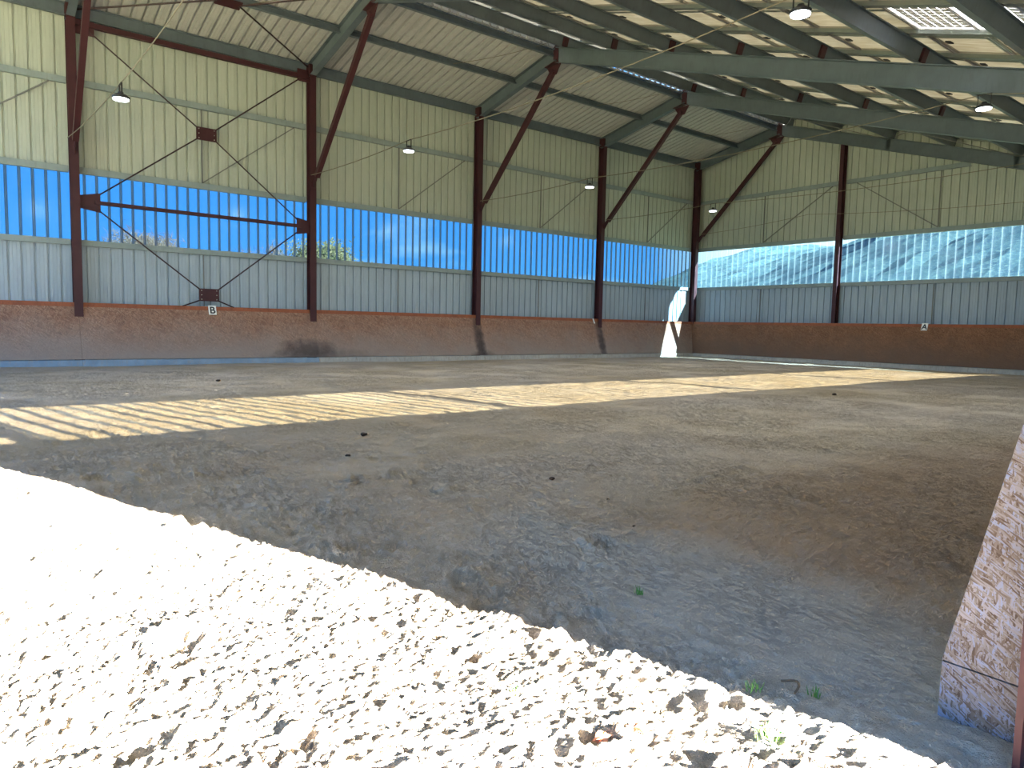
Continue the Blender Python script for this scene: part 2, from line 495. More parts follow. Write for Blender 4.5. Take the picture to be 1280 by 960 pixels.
for i in range(560):
    if i < 170:
        px = rng.uniform(14.0, 20.6); py = rng.uniform(-28.5, -23.2)
    else:
        px = rng.uniform(1.0, 20.3); py = rng.uniform(-30, -0.8)
    prints.append((px, py, rng.uniform(0.03, 0.07), rng.uniform(0.018, 0.05), rng.uniform(0, 6.28)))
for px, py, r, dep, an in prints:
    if px > 18.0 and -24.3 < py < -23.0:
        continue
    i0, i1 = np.searchsorted(gx, [px-0.3, px+0.3]); j0, j1 = np.searchsorted(gy, [py-0.3, py+0.3])
    if i1-i0 < 2 or j1-j0 < 2:
        continue
    xs = X[i0:i1, j0:j1]-px; ys = Y[i0:i1, j0:j1]-py
    a = xs*math.cos(an)+ys*math.sin(an); b = -xs*math.sin(an)+ys*math.cos(an)
    rr = np.sqrt((a/1.25)**2+b**2)/r
    pit = -dep*np.clip(1.15-rr, 0, 1)**0.6*(1+0.5*np.clip(a/r, -1, 1))
    rim = dep*0.55*np.exp(-((rr-1.35)/0.28)**2)*(0.6+0.6*np.clip(-a/r, -1, 1))
    H[i0:i1, j0:j1] += np.where(rr < 1.15, pit, 0) + rim
H -= 0.0
nx, ny = len(gx), len(gy)
V = np.stack([X, Y, H], -1).reshape(-1, 3)
idx = np.arange(nx*ny).reshape(nx, ny)
Q = np.stack([idx[:-1, :-1], idx[1:, :-1], idx[1:, 1:], idx[:-1, 1:]], -1).reshape(-1, 4)
me = bpy.data.meshes.new('floor')
me.vertices.add(len(V)); me.vertices.foreach_set('co', V.ravel().astype(np.float32))
me.loops.add(len(Q)*4); me.loops.foreach_set('vertex_index', Q.ravel().astype(np.int32))
me.polygons.add(len(Q)); me.polygons.foreach_set('loop_start', (np.arange(len(Q))*4).astype(np.int32))
me.polygons.foreach_set('loop_total', np.full(len(Q), 4, np.int32))
me.update(calc_edges=True)
me.polygons.foreach_set('use_smooth', np.ones(len(Q), bool))
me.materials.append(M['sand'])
floor = bpy.data.objects.new('floor', me)
COL.objects.link(floor)
tag(floor, 'trampled beige arena sand with hoof prints', kind='structure')
def gz(x, y):
    i = int(np.clip(np.searchsorted(gx, x), 0, nx-1)); j = int(np.clip(np.searchsorted(gy, y), 0, ny-1))
    return float(H[i, j])

# outside ground
mb = MB()
mb.prism([(-150, -0.2), (150, -0.2), (150, 0), (-150, 0)], (0, -160, -0.10), (0, 150, -0.10))
o = mb.build('field', M['field']); tag(o, kind='structure', label='grass field outside the riding hall')
mb = MB(); mb.prism([(-10, -0.1), (10, -0.1), (10, 0), (-10, 0)], (34.0, -50, -0.02), (34.0, 12, -0.02))
o = mb.build('yard', M['yard']); tag(o, kind='structure', label='pale gravel yard outside the open side')

# ------------------------------------------------------------------ corrugated cladding
def sheet_profile(s0, s1, pitch=PITCHR, rw=0.032, rd=0.042):
    """(s, d, is_rib) polyline; d = depth outwards"""
    pts = []
    n0 = math.floor(s0/pitch); n1 = math.ceil(s1/pitch)
    for n in range(n0, n1+1):
        c = n*pitch
        pts += [(c-rw*0.8, 0.0), (c-rw*0.45, rd), (c+rw*0.45, rd), (c+rw*0.8, 0.0),
                (c+0.085, 0.0), (c+0.090, 0.006), (c+0.096, 0.0), (c+0.17, 0.0), (c+0.175, 0.006), (c+0.181, 0.0)]
    o = []
    for (a, da), (b, db) in zip(pts[:-1], pts[1:]):
        if b <= s0 or a >= s1:
            continue
        aa, bb = max(a, s0), min(b, s1)
        la = da+(db-da)*(aa-a)/(b-a); lb = da+(db-da)*(bb-a)/(b-a)
        mid = (a+b)/2; c = round(mid/pitch)*pitch
        o.append((aa, la, bb, lb, abs(mid-c) < rw*0.82))
    return o
def sheet(mb, s0, s1, zlo, zhi, place, mi_flat=0, mi_rib=None, thick=0.004, only=None, **kw):
    """place(s, d, z) -> world point"""
    fz = zhi if callable(zhi) else (lambda s: zhi)
    fl = zlo if callable(zlo) else (lambda s: zlo)
    for a, da, b, db, rib in sheet_profile(s0, s1, **kw):
        if only == 'rib' and not rib: continue
        if only == 'flat' and rib: continue
        base = len(mb.v)
        mb.v += [place(a, da, fl(a)), place(b, db, fl(b)), place(b, db, fz(b)), place(a, da, fz(a))]
        mb.f.append((base, base+1, base+2, base+3)); mb.mi.append(mi_flat if (mi_rib is None or not rib) else mi_rib)
def build_sheet(mb, name, mats, thick=0.003):
    me = bpy.data.meshes.new(name)
    me.from_pydata(mb.v, [], mb.f)
    for m in (mats if isinstance(mats, (list, tuple)) else [mats]):
        me.materials.append(m)
    me.polygons.foreach_set('material_index', mb.mi)
    bm = bmesh.new(); bm.from_mesh(me)
    bmesh.ops.remove_doubles(bm, verts=bm.verts, dist=0.0004)
    bm.to_mesh(me); bm.free(); me.update()
    o = bpy.data.objects.new(name, me); COL.objects.link(o)
    return o

XS = -0.12            # left sheet plane (outside the girts)
YS = YF+0.10          # back sheet plane
XSR = XW+0.14         # right sheet plane
pl_left = lambda s, d, z: (XS-d, s, z)
pl_back = lambda s, d, z: (s, YS+d, z)
pl_right = lambda s, d, z: (XSR+d, s, z)
pl_front = lambda s, d, z: (s, YN-0.1-d, z)

mb = MB()
sheet(mb, YN, YS, ZT, 8.74, pl_left, 0)
sheet(mb, YN, YS, 0.0, ZB, pl_left, 1)
tag(build_sheet(mb, 'wall_left', [M['cream'], M['greyclad']]), 'corrugated cladding, cream above the window strip and pale grey below', kind='structure')
mb = MB()
sheet(mb, XS, XSR, ZT, lambda s: max(ZT+0.01, ztop(s)+(0.39 if s > XR else 0.02)), pl_back, 0)
sheet(mb, XS, XSR, 0.0, ZB, pl_back, 1)
tag(build_sheet(mb, 'wall_back', [M['cream'], M['greyclad']]), 'corrugated end wall, cream above the window strip and pale grey below', kind='structure')
ZRB, ZRT = 2.69, 3.98
DOOR0, DOOR1 = -24.12, -29.86
mb = MB()
sheet(mb, YN, YS, ZRT, 4.45, pl_right, 0)
sheet(mb, DOOR0, YS, 0.0, ZRB, pl_right, 1)
sheet(mb, YN, DOOR1, 0.0, ZRB, pl_right, 1)
sheet(mb, DOOR1, DOOR0, 2.46, ZRB, pl_right, 1)
tag(build_sheet(mb, 'wall_right', [M['cream'], M['greyclad']]), 'corrugated cladding of the open side', kind='structure')

# window strips, one per bay
wi = 0
def window(s0, s1, z0, z1, place, pane, lab):
    global wi
    wi += 1
    mb = MB(); rwid = {'pane_hazy': 0.026, 'pane_aged': 0.060}.get(pane, 0.042); sheet(mb, s0, s1, z0, z1, place, 0, only='flat', rw=rwid)
    a = build_sheet(mb, 'window_%d' % wi, M[pane])
    tag(a, lab, kind='structure')
    mb = MB(); sheet(mb, s0, s1, z0, z1, place, 0, only='rib', rw=rwid)
    r = build_sheet(mb, 'pane_rib', M['pane_rib_pale' if pane == 'pane_hazy' else 'pane_rib']); r.parent = a
    return a
for k in range(NB):
    window(-B*(k+1), -B*k if k else YS, ZB, ZT, pl_left, 'pane', 'translucent corrugated window strip in the left wall')
for k in range(3):
    window(6.73*k if k else XS, 6.73*(k+1) if k < 2 else XSR, ZB, ZT, pl_back, 'pane_hazy', 'hazy corrugated window strip in the end wall')
for k in range(NB):
    window(-B*(k+1), -B*k if k else YS, ZRB, ZRT, pl_right, 'pane_aged', 'corrugated window strip over the open side')

# ------------------------------------------------------------------ short roof slope
mb = MB()
def pl_roof(s, d, t):
    x = t
    return (x, s, ztop(x)+0.015+d)
sheet(mb, YN, YS+0.1, -0.35, XR-0.05, pl_roof, 0, rw=0.04, rd=0.07)
tag(build_sheet(mb, 'ceiling', M['roofin']), 'grey corrugated roof sheet of the short slope', kind='structure')

# ------------------------------------------------------------------ girts and sag bars
bayname = ['in the corner bay', 'in the second bay from the corner', 'in the third bay from the corner', 'in the bay with the cross bracing', 'in the leftmost bay', 'in the bay behind the camera side']
def girt(p0, p1, h, dep, side, lab, mat='girt', g='wall girts'):
    mb = MB()
    # a C section with its web towards the hall
    p0 = Vector(p0); p1 = Vector(p1)
    mb.channel(p0, p1, h, dep, 0.006, (0, 0, 1), side, 0.02)
    o = mb.build('wall_girt', M[mat])
    relocate(o, p0)
    return tag(o, lab, 'girt', g)
for k in range(NB):
    y0, y1 = -B*(k+1)+0.1, -B*k-0.1 if k else YF-0.01
    for z, h, nm in ((ZG+0.07, 0.15, 'upper'), (ZT+0.10, 0.16, 'window head'), (ZB+0.02, 0.14, 'window foot')):
        girt((-0.02, y0, z), (-0.02, y1, z), h, 0.09, -1, 'grey green %s girt, left wall, %s' % (nm, bayname[k]))
bb = ['in the bay next to the corner', 'in the middle bay', 'in the far right bay']
for k in range(3):
    x0, x1 = 6.73*k+0.08, 6.73*(k+1)-0.08
    for z, h, nm in ((ZG+0.05, 0.15, 'upper'), (ZT+0.10, 0.16, 'window head'), (ZB+0.02, 0.14, 'window foot')):
        if nm == 'upper' and k == 2: continue
        xe = x1 if not (nm == 'upper' and k == 1) else 11.0
        girt((x0, YF, z), (xe, YF, z), h, 0.09, -1, 'grey green %s girt, end wall, %s' % (nm, bb[k]))
for z in (ZRB+0.08, ZRT+0.08):
    girt((XW, YN+0.1, z), (XW, -0.2, z), 0.15, 0.12, 1, 'steel girt %s the window strip of the open side' % ('below' if z < 3.5 else 'above'), g='open side girts')

def sagbars(p_top, p_bot, p_diag, p_low0, p_low1, lab, axis):
    r = empty('sag_bar', Vector(p_bot), lab, 'wall brace', 'sag bars between the wall girts')
    mb = MB(); mb.bar(p_top, p_bot, 0.03, 0.03); part(mb, 'vertical_bar', M['angle'], r)
    mb = MB(); mb.bar(p_bot, p_diag, 0.03, 0.03); part(mb, 'diagonal_bar', M['angle'], r)
    mb = MB(); mb.bar(p_low0, p_low1, 0.025, 0.025); part(mb, 'lower_bar', M['angle'], r)
for k in range(5):
    ym = -B*k-3.0; x = -0.055
    sagbars((x, ym, ZG-0.09), (x, ym, ZT+0.11), (x, ym+2.55, ZG-0.09), (x, ym, ZB-0.13), (x, ym, ZK-0.1), 'thin grey sag bars, left wall, ' + bayname[k], 1)
for k in range(2):
    xm = 6.73*k+3.37; y = YF+0.035; sgn = 1 if k == 0 else -1
    sagbars((xm, y, ZG-0.11), (xm, y, ZT+0.11), (xm+sgn*2.9, y, ZG-0.11), (xm, y, ZB-0.13), (xm, y, ZK-0.1), 'thin grey sag bars on the end wall ' + bb[k], 0)

# ------------------------------------------------------------------ frames
fname = ['corner frame against the end wall', 'second frame from the corner', 'third frame from the corner', 'fourth frame from the corner', 'frame nearest the doorway', 'frame beyond the doorway', 'last frame']
CD = 0.27
def bolts(mb, pts, nrm, r=0.014, l=0.02):
    for p in pts:
        p = Vector(p); mb.rod(p, p+Vector(nrm)*l, r, 6)
for k in range(NB+1):
    y = -B*k
    # left column
    r = empty('steel_column', (0.135, y, 0), 'dark red brown steel wall column of the %s' % fname[k], 'column', 'left wall columns')
    mb = MB(); mb.ibeam((CD, y, -0.05), (CD, y, 8.30), CD, 0.19, up=(1, 0, 0)); part(mb, 'shaft', M['primer'], r)
    mb = MB(); mb.prism([(-0.1, 0), (0.1, 0), (0.1, 0.02), (-0.1, 0.02)], (0, y, 8.30), (CD+0.02, y, 8.30)); part(mb, 'cap_plate', M['primer'], r)
    # short rafter
    r = empty('short_rafter', (0.1, y, ztop(0.1)), 'grey green steel short slope rafter of the %s' % fname[k], 'rafter', 'short slope rafters')
    p0 = (0.0, y, ztop(0.0)-0.02); p1 = (XR-0.03, y, ztop(XR-0.03)-0.02)
    mb = MB(); mb.ibeam(p0, p1, 0.38, 0.18); part(mb, 'beam', M['steel'], r)
    mb = MB(); mb.bar((0.14, y, 8.30), (0.14, y, 8.62), 0.20, 0.24, (1, 0, 0)); part(mb, 'end_plate', M['primer'], r)
    # long rafter
    r = empty('long_rafter', (XR, y, ZR), 'grey green steel long slope rafter of the %s' % fname[k], 'rafter', 'long slope rafters')
    xe = 20.25
    p0 = (XR+0.03, y, ztop(XR+0.03)-0.0); p1 = (xe, y, ztop(xe))
    mb = MB(); mb.ibeam(p0, p1, 0.42, 0.18); part(mb, 'beam', M['steel'], r)
    mb = MB(); mb.bar((XR, y, ZR+0.06), (XR, y, ZR-0.45), 0.05, 0.22, (1, 0, 0)); part(mb, 'ridge_plate', M['primer'], r)
    if k == 0:
        for xs in (8.4, 12.4):
            z = ztop(xs)
            mb = MB(); mb.bar((xs, y, z-0.025), (xs, y, z-0.395), 0.012, 0.16, (1, 0, 0)); part(mb, 'stiffener', M['steel'], r)
    # brace from column to ridge
    if k < 6:
        r = empty('knee_strut', (0.30, y, 5.2), 'red brown strut from column to ridge, %s' % fname[k], 'strut', 'column to ridge struts')
        a = Vector((0.42, y, 5.28)); b = Vector((XR-0.03, y, 8.92)); d = (b-a).normalized()
        mb = MB(); mb.bar(a+d*0.16, b-d*0.10, 0.14, 0.13, (0, 1, 0)); part(mb, 'tube', M['primer'], r)
        mb = MB(); mb.prism([(-0.12, 0), (0.10, 0), (0.05, 0.40), (-0.05, 0.40)], a-Vector((0.14, 0.011, 0.12)), a-Vector((0.14, -0.011, 0.12)), d)
        part(mb, 'foot_gusset', M['primer'], r)
        mb = MB()
        # shoe that hugs both rafters
        mb.bar((XR-0.42, y, ztop(XR-0.42)-0.41), (XR, y, ZR-0.43), 0.2, 0.02)
        mb.bar((XR, y, ZR-0.43), (XR+0.22, y, ZR-0.43-0.22*SL), 0.2, 0.02)
        q = Vector((XR, y-0.01, ZR-0.42))
        base = len(mb.v)
        for yy in (y-0.011, y+0.011):
            mb.v += [(XR-0.40, yy, ZR-0.51), (XR+0.22, yy, ZR-0.50), (XR+0.02, yy, ZR-0.78), (XR-0.22, yy, ZR-0.78)]
        mb.f += [(base, base+1, base+2, base+3), (base+7, base+6, base+5, base+4)] + [(base+i, base+4+i, base+4+(i+1) % 4, base+(i+1) % 4) for i in range(4)]
        mb.mi += [0]*6
        part(mb, 'head_gusset', M['primer'], r)
    # right column
    r = empty('steel_column', (20.1, y, 0), 'red brown steel column of the open side at the %s' % fname[k], 'column', 'open side columns')
    mb = MB(); mb.ibeam((19.975, y, -0.05), (19.975, y, ztop(20.1)-0.40), 0.27, 0.19, up=(-1, 0, 0)); part(mb, 'shaft', M['primer'], r)

# end wall wind posts
for i, x in enumerate((6.73, 13.47)):
    r = empty('wind_post', (x, 0.18, 0), 'dark red brown %s standing against the end wall' % ('post left of the letter A plate' if i == 0 else 'post at the right end'), 'post', 'end wall posts')
    mb = MB(); mb.ibeam((x, 0.0, -0.05), (x, 0.0, ztop(x)-0.43), 0.27, 0.15, up=(0, -1, 0)); part(mb, 'shaft', M['primer'], r)

# ------------------------------------------------------------------ purlins of the long slope
pn = ['just below the ridge', 'second down from the ridge', 'third down from the ridge', 'fourth down from the ridge', 'fifth down from the ridge', 'sixth down from the ridge', 'seventh down from the ridge', 'eighth down from the ridge', 'at the low eave']
PX = [4.40+2.005*i for i in range(8)] + [20.15]
PH = 0.30
up_s = Vector((SL, 0, 1)).normalized()
for i, x in enumerate(PX):
    z = ztop(x)
    base = Vector((x, 0, z))
    r = empty('roof_purlin', (x, 0, z), 'long grey green roof purlin %s' % pn[i], 'purlin', 'purlins of the long slope')
    top = base + up_s*PH
    mb = MB(); mb.ibeam(Vector((top.x, YN, top.z)), Vector((top.x, YS+0.05, top.z)), PH, 0.13, 0.014, 0.01, up=up_s); part(mb, 'beam', M['steel'], r)
    for k in range(NB):
        y = -B*k
        c = base + up_s*0.14
        if k and k < 5:
            mb = MB(); mb.bar(Vector((c.x, y-0.09, c.z)), Vector((c.x, y+0.09, c.z)), 0.11, 0.26, up_s); part(mb, 'bracket', M['primer'], r)
# roof rails along the slope
def at_roof(x, y, h):
    b = Vector((x, y, ztop(x)))
    return b + up_s*h
RY = [0.40] + [-1.24-1.66*i for i in range(0, 21)]
RY = [y for y in RY if YN < y]
for i, y in enumerate(RY):
    mb = MB()
    a = at_roof(XR+0.12, y, PH+0.075); b = at_roof(20.5, y, PH+0.075)
    for s_ in (0,):
        mb.channel(a - Vector((0, 0.075, 0)), b - Vector((0, 0.075, 0)), 0.07, 0.15, 0.005, up_s, -1, 0.015)
    o = mb.build('panel_rail', M['galv']); relocate(o, a)
    tag(o, 'galvanised rail running down the long roof slope under the solar panels', 'rail', 'rails carrying the solar panels')
    if -24 < y < 0.2:
        for j in range(9):
            x = PX[min(j, 7)]+0.02
            if j == 8: continue
            mb = MB(); c = at_roof(x, y, PH+0.02); mb.bar(c-Vector((0.05, 0, 0)), c+Vector((0.05, 0, -0.016)), 0.14, 0.03, up_s)
            q = mb.build('clip', M['black']); relocate(q, c); q.parent = o; q.location = c-a

# ------------------------------------------------------------------ solar panels
PW, PL = 0.985, 1.64      # along the slope, along the hall
def make_panel():
    root = empty('solar_panel', (0, 0, 0), 'cream backed solar panel of the long roof slope seen from below', 'solar panel', 'solar panels of the long roof slope')
    mb = MB()
    w, l, h = PW/2-0.006, PL/2-0.006, 0.045
    for sx in (-1, 1):
        mb.box((sx*(w-0.012), 0, h/2), (0.024, 2*l, h))
        mb.box((sx*(w-0.034), 0, 0.002), (0.044, 2*l, 0.004))
    for sy in (-1, 1):
        mb.box((0, sy*(l-0.012), h/2), (2*w, 0.024, h))
        mb.box((0, sy*(l-0.028), 0.002), (2*w, 0.030, 0.004))
    o = mb.build('frame', M['frame']); o.parent = root
    mb = MB(); mb.box((0, 0, h-0.006), (2*w-0.03, 2*l-0.03, 0.005)); o = mb.build('backsheet', M['backsheet']); o.parent = root
    mb = MB(); mb.box((-0.36, 0.1, h-0.018), (0.10, 0.14, 0.022)); o = mb.build('junction_box', M['black']); o.parent = root
    # cross bar seen behind the sheet
    mb = MB(); mb.box((0, -0.32, 0.012), (2*w, 0.05, 0.024)); o = mb.build('support_bar', M['galv']); o.parent = root
    return root
def copy_tree(src):
    r = src.copy(); COL.objects.link(r)
    for ch in src.children:
        c = ch.copy(); COL.objects.link(c); c.parent = r
    return r
protop = make_panel()
cosA = math.cos(SANG)
rows = int((20.6-XR-0.15)/cosA/PW)
first = True
ysl = [(RY[i]+RY[i+1])/2 for i in range(len(RY)-1)]
ysl = [y for y in ysl if y > -19.0]
dead = []
for y in ysl:
    for j in range(rows):
        s = 0.20 + (j+0.5)*PW*1.004
        x = XR + s*cosA
        p = Vector((XR + s*cosA, y, ZR - s*math.sin(SANG))) + up_s*(PH+0.080)
        if j == 11 or j == 12:
            if abs(y+13.69) < 0.6:
                dead.append((p, j)); continue
        o = protop if first else copy_tree(protop)
        first = False
        o.location = p
        o.rotation_euler = (0, SANG, 0)
# two glass backed modules with visible cells
for p, j in dead:
    root = empty('solar_panel', p, 'glass backed solar panel with daylight between its cells, %s of the pair' % ('upper' if j == 11 else 'lower'), 'solar panel', 'glass backed solar panels')
    root.rotation_euler = (0, SANG, 0)
    w, l, h = PW/2-0.006, PL/2-0.006, 0.035
    mb = MB()
    for sx in (-1, 1): mb.box((sx*(w-0.012), 0, h/2), (0.024, 2*l, h))
    for sy in (-1, 1): mb.box((0, sy*(l-0.012), h/2), (2*w, 0.024, h))
    o = mb.build('frame', M['frame']); o.parent = root
    mb = MB()
    for a in range(6):
        for b in range(10):
            mb.box((-w+0.05+(a+0.5)*(2*w-0.1)/6, -l+0.05+(b+0.5)*(2*l-0.1)/10, h-0.008), ((2*w-0.1)/6-0.012, (2*l-0.1)/10-0.012, 0.003))
    o = mb.build('cell_grid', M['roofin']); o.parent = root
    mb = MB(); mb.box((0, 0, h-0.002), (2*w-0.03, 2*l-0.03, 0.005)); q = mb.build('glass_sheet', M['milky']); q.parent = root
    tag(o, 'reddish grey cells')
# the rest of the long slope, out of sight of the doorway
mb = MB()
yend = min(ysl)-PL/2-0.02
a = at_roof(XR+0.12, 0, PH+0.1); b = at_roof(20.55, 0, PH+0.1)
mb.prism([(0, 0), (0, 0.03), (0.001, 0.03), (0.001, 0)], (0, 0, 0), (0.001, 0, 0))
mb = MB()
base = 0
mb.v += [(a.x, yend, a.z), (b.x, yend, b.z), (b.x, YN-0.2, b.z), (a.x, YN-0.2, a.z)]
mb.v += [(q[0], q[1], q[2]+0.03) for q in mb.v[:4]]
mb.f += [(0, 1, 2, 3), (7, 6, 5, 4), (0, 4, 5, 1), (1, 5, 6, 2), (2, 6, 7, 3), (3, 7, 4, 0)]; mb.mi += [0]*6
tag(mb.build('ceiling', M['backsheet']), 'solar roof over the near bays', kind='structure')

for k in range(NB):
    mb = MB(); g_ = 0.035 if k in (1,) else 0.0
    a = Vector((XR-0.10, 0, ztop(XR-0.10)+0.035+g_)); b = at_roof(XR+0.14, 0, PH+0.085+0.035)
    m_ = Vector((XR-0.02, 0, b.z+0.02))
    y0, y1 = -B*(k+1)-(0.2 if k == NB-1 else 0), -B*k if k else 0.5
    for p, q in ((a, m_), (m_, b)):
        mb.bar((p.x, (y0+y1)/2, p.z), (q.x, (y0+y1)/2, q.z), y1-y0, 0.004)
    o = mb.build('ridge_flashing', M['roofin']); relocate(o, (XR, (y0+y1)/2, ZR)); tag(o, 'folded grey ridge flashing ' + bayname[k], 'flashing', 'ridge flashings')

# ------------------------------------------------------------------ short slope purlins
for nm, x, dep in (('eave', 0.02, 0.30), ('middle', 2.10, 0.18), ('upper', XR-0.18, 0.20)):
    mb = MB()
    for k in range(NB):
        y1 = -B*k-0.012; y0 = -B*(k+1)+0.012
        mb.channel((x, y0, ztop(x)), (x, y1, ztop(x)), dep, 0.10, 0.007, (0, 0, 1), 1, 0.025)
    o = mb.build('short_purlin', M['steel']); relocate(o, (x, 0, ztop(x)))
    tag(o, 'long grey green %s purlin under the short roof slope' % nm, 'purlin', 'purlins of the short slope')

# ------------------------------------------------------------------ wall bracing in the fourth bay
YA, YB_ = -24+0.02, -18-0.02
root = empty('cross_brace', (0.15, -21, 2.0), 'dark red brown cross bracing frame with two bolted centre plates on the left wall', 'bracing')
xb = 0.15
C1 = Vector((xb, -20.93, 6.14)); C2 = Vector((xb, -20.92, 1.86))
def plate(name, c, hy, hz):
    mb = MB(); mb.box(c, (0.02, hy*2, hz*2)); p = part(mb, name, M['primer'], root)
    mb = MB()
    for sy in (-0.75, 0.75):
        for sz in (-0.7, 0, 0.7):
            q = Vector((c[0]+0.01, c[1]+sy*hy, c[2]+sz*hz)); mb.rod(q, q+Vector((0.015, 0, 0)), 0.014, 6)
    b = part(mb, 'bolts', M['bolt'], root); b.parent = p
    return p
plate('centre_plate', C1, 0.26, 0.17)
plate('centre_plate', C2, 0.26, 0.17)
nA = Vector((xb, -23.68, 4.02)); nB = Vector((xb, -18.24, 3.98))
for c, sgn in ((nA, -1), (nB, 1)):
    mb = MB(); b0 = len(mb.v)
    for xx in (xb-0.01, xb+0.01):
        mb.v += [(xx, c.y+sgn*0.26, c.z+0.14), (xx, c.y+sgn*0.26, c.z-0.16), (xx, c.y-sgn*0.22, c.z-0.24), (xx, c.y-sgn*0.22, c.z+0.24)]
    mb.f += [(0, 1, 2, 3), (7, 6, 5, 4), (0, 4, 5, 1), (1, 5, 6, 2), (2, 6, 7, 3), (3, 7, 4, 0)]; mb.mi += [0]*6
    part(mb, 'side_gusset', M['primer'], root)
tA = Vector((xb, -23.70, 8.16)); tB = Vector((xb, -18.22, 8.28))
for c in (tA, tB):
    mb = MB(); mb.box((c.x, c.y, c.z), (0.02, 0.40, 0.34)); part(mb, 'top_gusset', M['primer'], root)
def prod(a, b, t0=0.0, t1=1.0, r=0.018, name='tie_rod', mat='rod'):
    a = Vector(a); b = Vector(b)
    mb = MB(); mb.rod(a+(b-a)*t0, a+(b-a)*t1, r, 8); return part(mb, name, M[mat], root)
e1 = Vector((0, 0.24, 0.15)); e2 = Vector((0, 0.24, -0.15))
prod(tA, C1-e2); prod(tB, C1+e1); prod(nA+Vector((0, 0.2, 0.2)), C1-e1); prod(nB+Vector((0, -0.2, 0.18)), C1+e2)
prod(nA+Vector((0, 0.2, -0.2)), C2-e2); prod(nB+Vector((0, -0.2, -0.18)), C2+e1)
prod(C2-e1, (xb, -21.62, 1.53)); prod(C2+e2, (xb, -20.26, 1.54))
for dz in (0.0,):
    mb = MB(); mb.bar(nA+Vector((0, 0.1, 0)), nB-Vector((0, 0.1, 0)), 0.10, 0.09); part(mb, 'middle_strut', M['primer'], root)
mb = MB(); mb.bar((xb, -23.9, 8.24), (xb, -18.1, 8.24), 0.12, 0.12); part(mb, 'top_strut', M['primer'], root)

# roof bracing above it
def roof_brace(y0, y1, lab, mat, rad, long=False):
    if not long:
        f = lambda x, y: Vector((x, y, ztop(x)-0.20))
        xa, xbb, xm = 0.25, XR-0.1, 2.12
        cen = f(xm, (y0+y1)/2+0.1); 
    root = empty('roof_brace', cen, lab, 'bracing')
    mb = MB(); u = Vector((1, 0, SLL)).normalized()
    mb.bar(cen-u*0.16+Vector((0, 0, -0.02)), cen+u*0.16+Vector((0, 0, -0.02)), 0.60, 0.02); part(mb, 'centre_plate', M['primer'], root)
    for xx, yy, sy in ((xa, y0+0.15, -1), (xa, y1-0.15, 1), (xbb, y0+0.15, -1), (xbb, y1-0.15, 1)):
        mb = MB(); mb.rod(cen+Vector((0, sy*0.25, -0.02)), f(xx, yy), rad, 8); part(mb, 'tie_rod', M[mat], root)
roof_brace(-24, -18, 'dark red rods crossing under the short roof slope above the wall cross bracing', 'rod', 0.022)
# thin rods under the long slope between the end frame and the next
root = empty('roof_brace', (12, -3, 7), 'thin grey rods crossing under the long slope beside the end wall', 'bracing')
for i in range(4):
    x0, x1 = PX[i*2], PX[min(i*2+2, 8)]
    for ya, yb2 in ((-0.1, -5.9), (-5.9, -0.1)):
        mb = MB(); mb.rod((x0, ya, ztop(x0)-0.06), (x1, yb2, ztop(x1)-0.06), 0.012, 6); part(mb, 'tie_rod', M['angle'], root)

# ------------------------------------------------------------------ hanging cables and lamps
def catenary(a, b, sag, n=22):
    a = Vector(a); b = Vector(b); out = []
    for i in range(n+1):
        t = i/n; p = a.lerp(b, t); p.z -= sag*4*t*(1-t); out.append(p)
    return out
lampn = ['the leftmost lamp, before the cross braced bay', 'left row, second lamp from the left', 'left row, third lamp from the left', 'left row, fourth lamp, near the corner']
def lamp(p, lab):
    root = empty('pendant_lamp', p, lab, 'lamp', 'round high bay lamps hung from the cables')
    x, y, z = p
    def disc(z0, z1, r0, r1, n=32):
        mb = MB(); pr = [(r0*math.cos(2*math.pi*i/n), r0*math.sin(2*math.pi*i/n)) for i in range(n)]
        pr2 = [(r1*math.cos(2*math.pi*i/n), r1*math.sin(2*math.pi*i/n)) for i in range(n)]
        mb.prism(pr, (x, y, z0), (x, y, z1), (0, 1, 0), 0, True, pr2); return mb
    mb = disc(z+0.0, z+0.035, 0.125, 0.13)
    mb2 = disc(z+0.035, z+0.07, 0.13, 0.08); off = len(mb.v); mb.v += mb2.v; mb.f += [tuple(i+off for i in f) for f in mb2.f]; mb.mi += mb2.mi
    part(mb, 'housing', M['black'], root)
    mb = disc(z-0.016, z+0.002, 0.115, 0.12); part(mb, 'lit_disc', M['led'], root)
    mb = disc(z+0.07, z+0.11, 0.045, 0.04); part(mb, 'driver', M['black'], root)
    mb = MB()
    for s_ in (-1, 1): mb.bar((x+s_*0.10, y, z+0.04), (x+s_*0.10, y, z+0.24), 0.025, 0.006)
    mb.bar((x-0.11, y, z+0.24), (x+0.11, y, z+0.24), 0.025, 0.01)
    part(mb, 'bracket', M['black'], root)
    ld = bpy.data.lights.new('lamp_light', 'AREA'); ld.shape = 'DISK'; ld.size = 0.22; ld.energy = 45; ld.color = (0.85, 0.93, 1.0)
    lo = bpy.data.objects.new('lamp_light', ld); COL.objects.link(lo); lo.parent = root; lo.location = (0, 0, -0.03)
    return root
cabn = ['nearest the doorway', 'fourth from the corner', 'third from the corner', 'second from the corner']
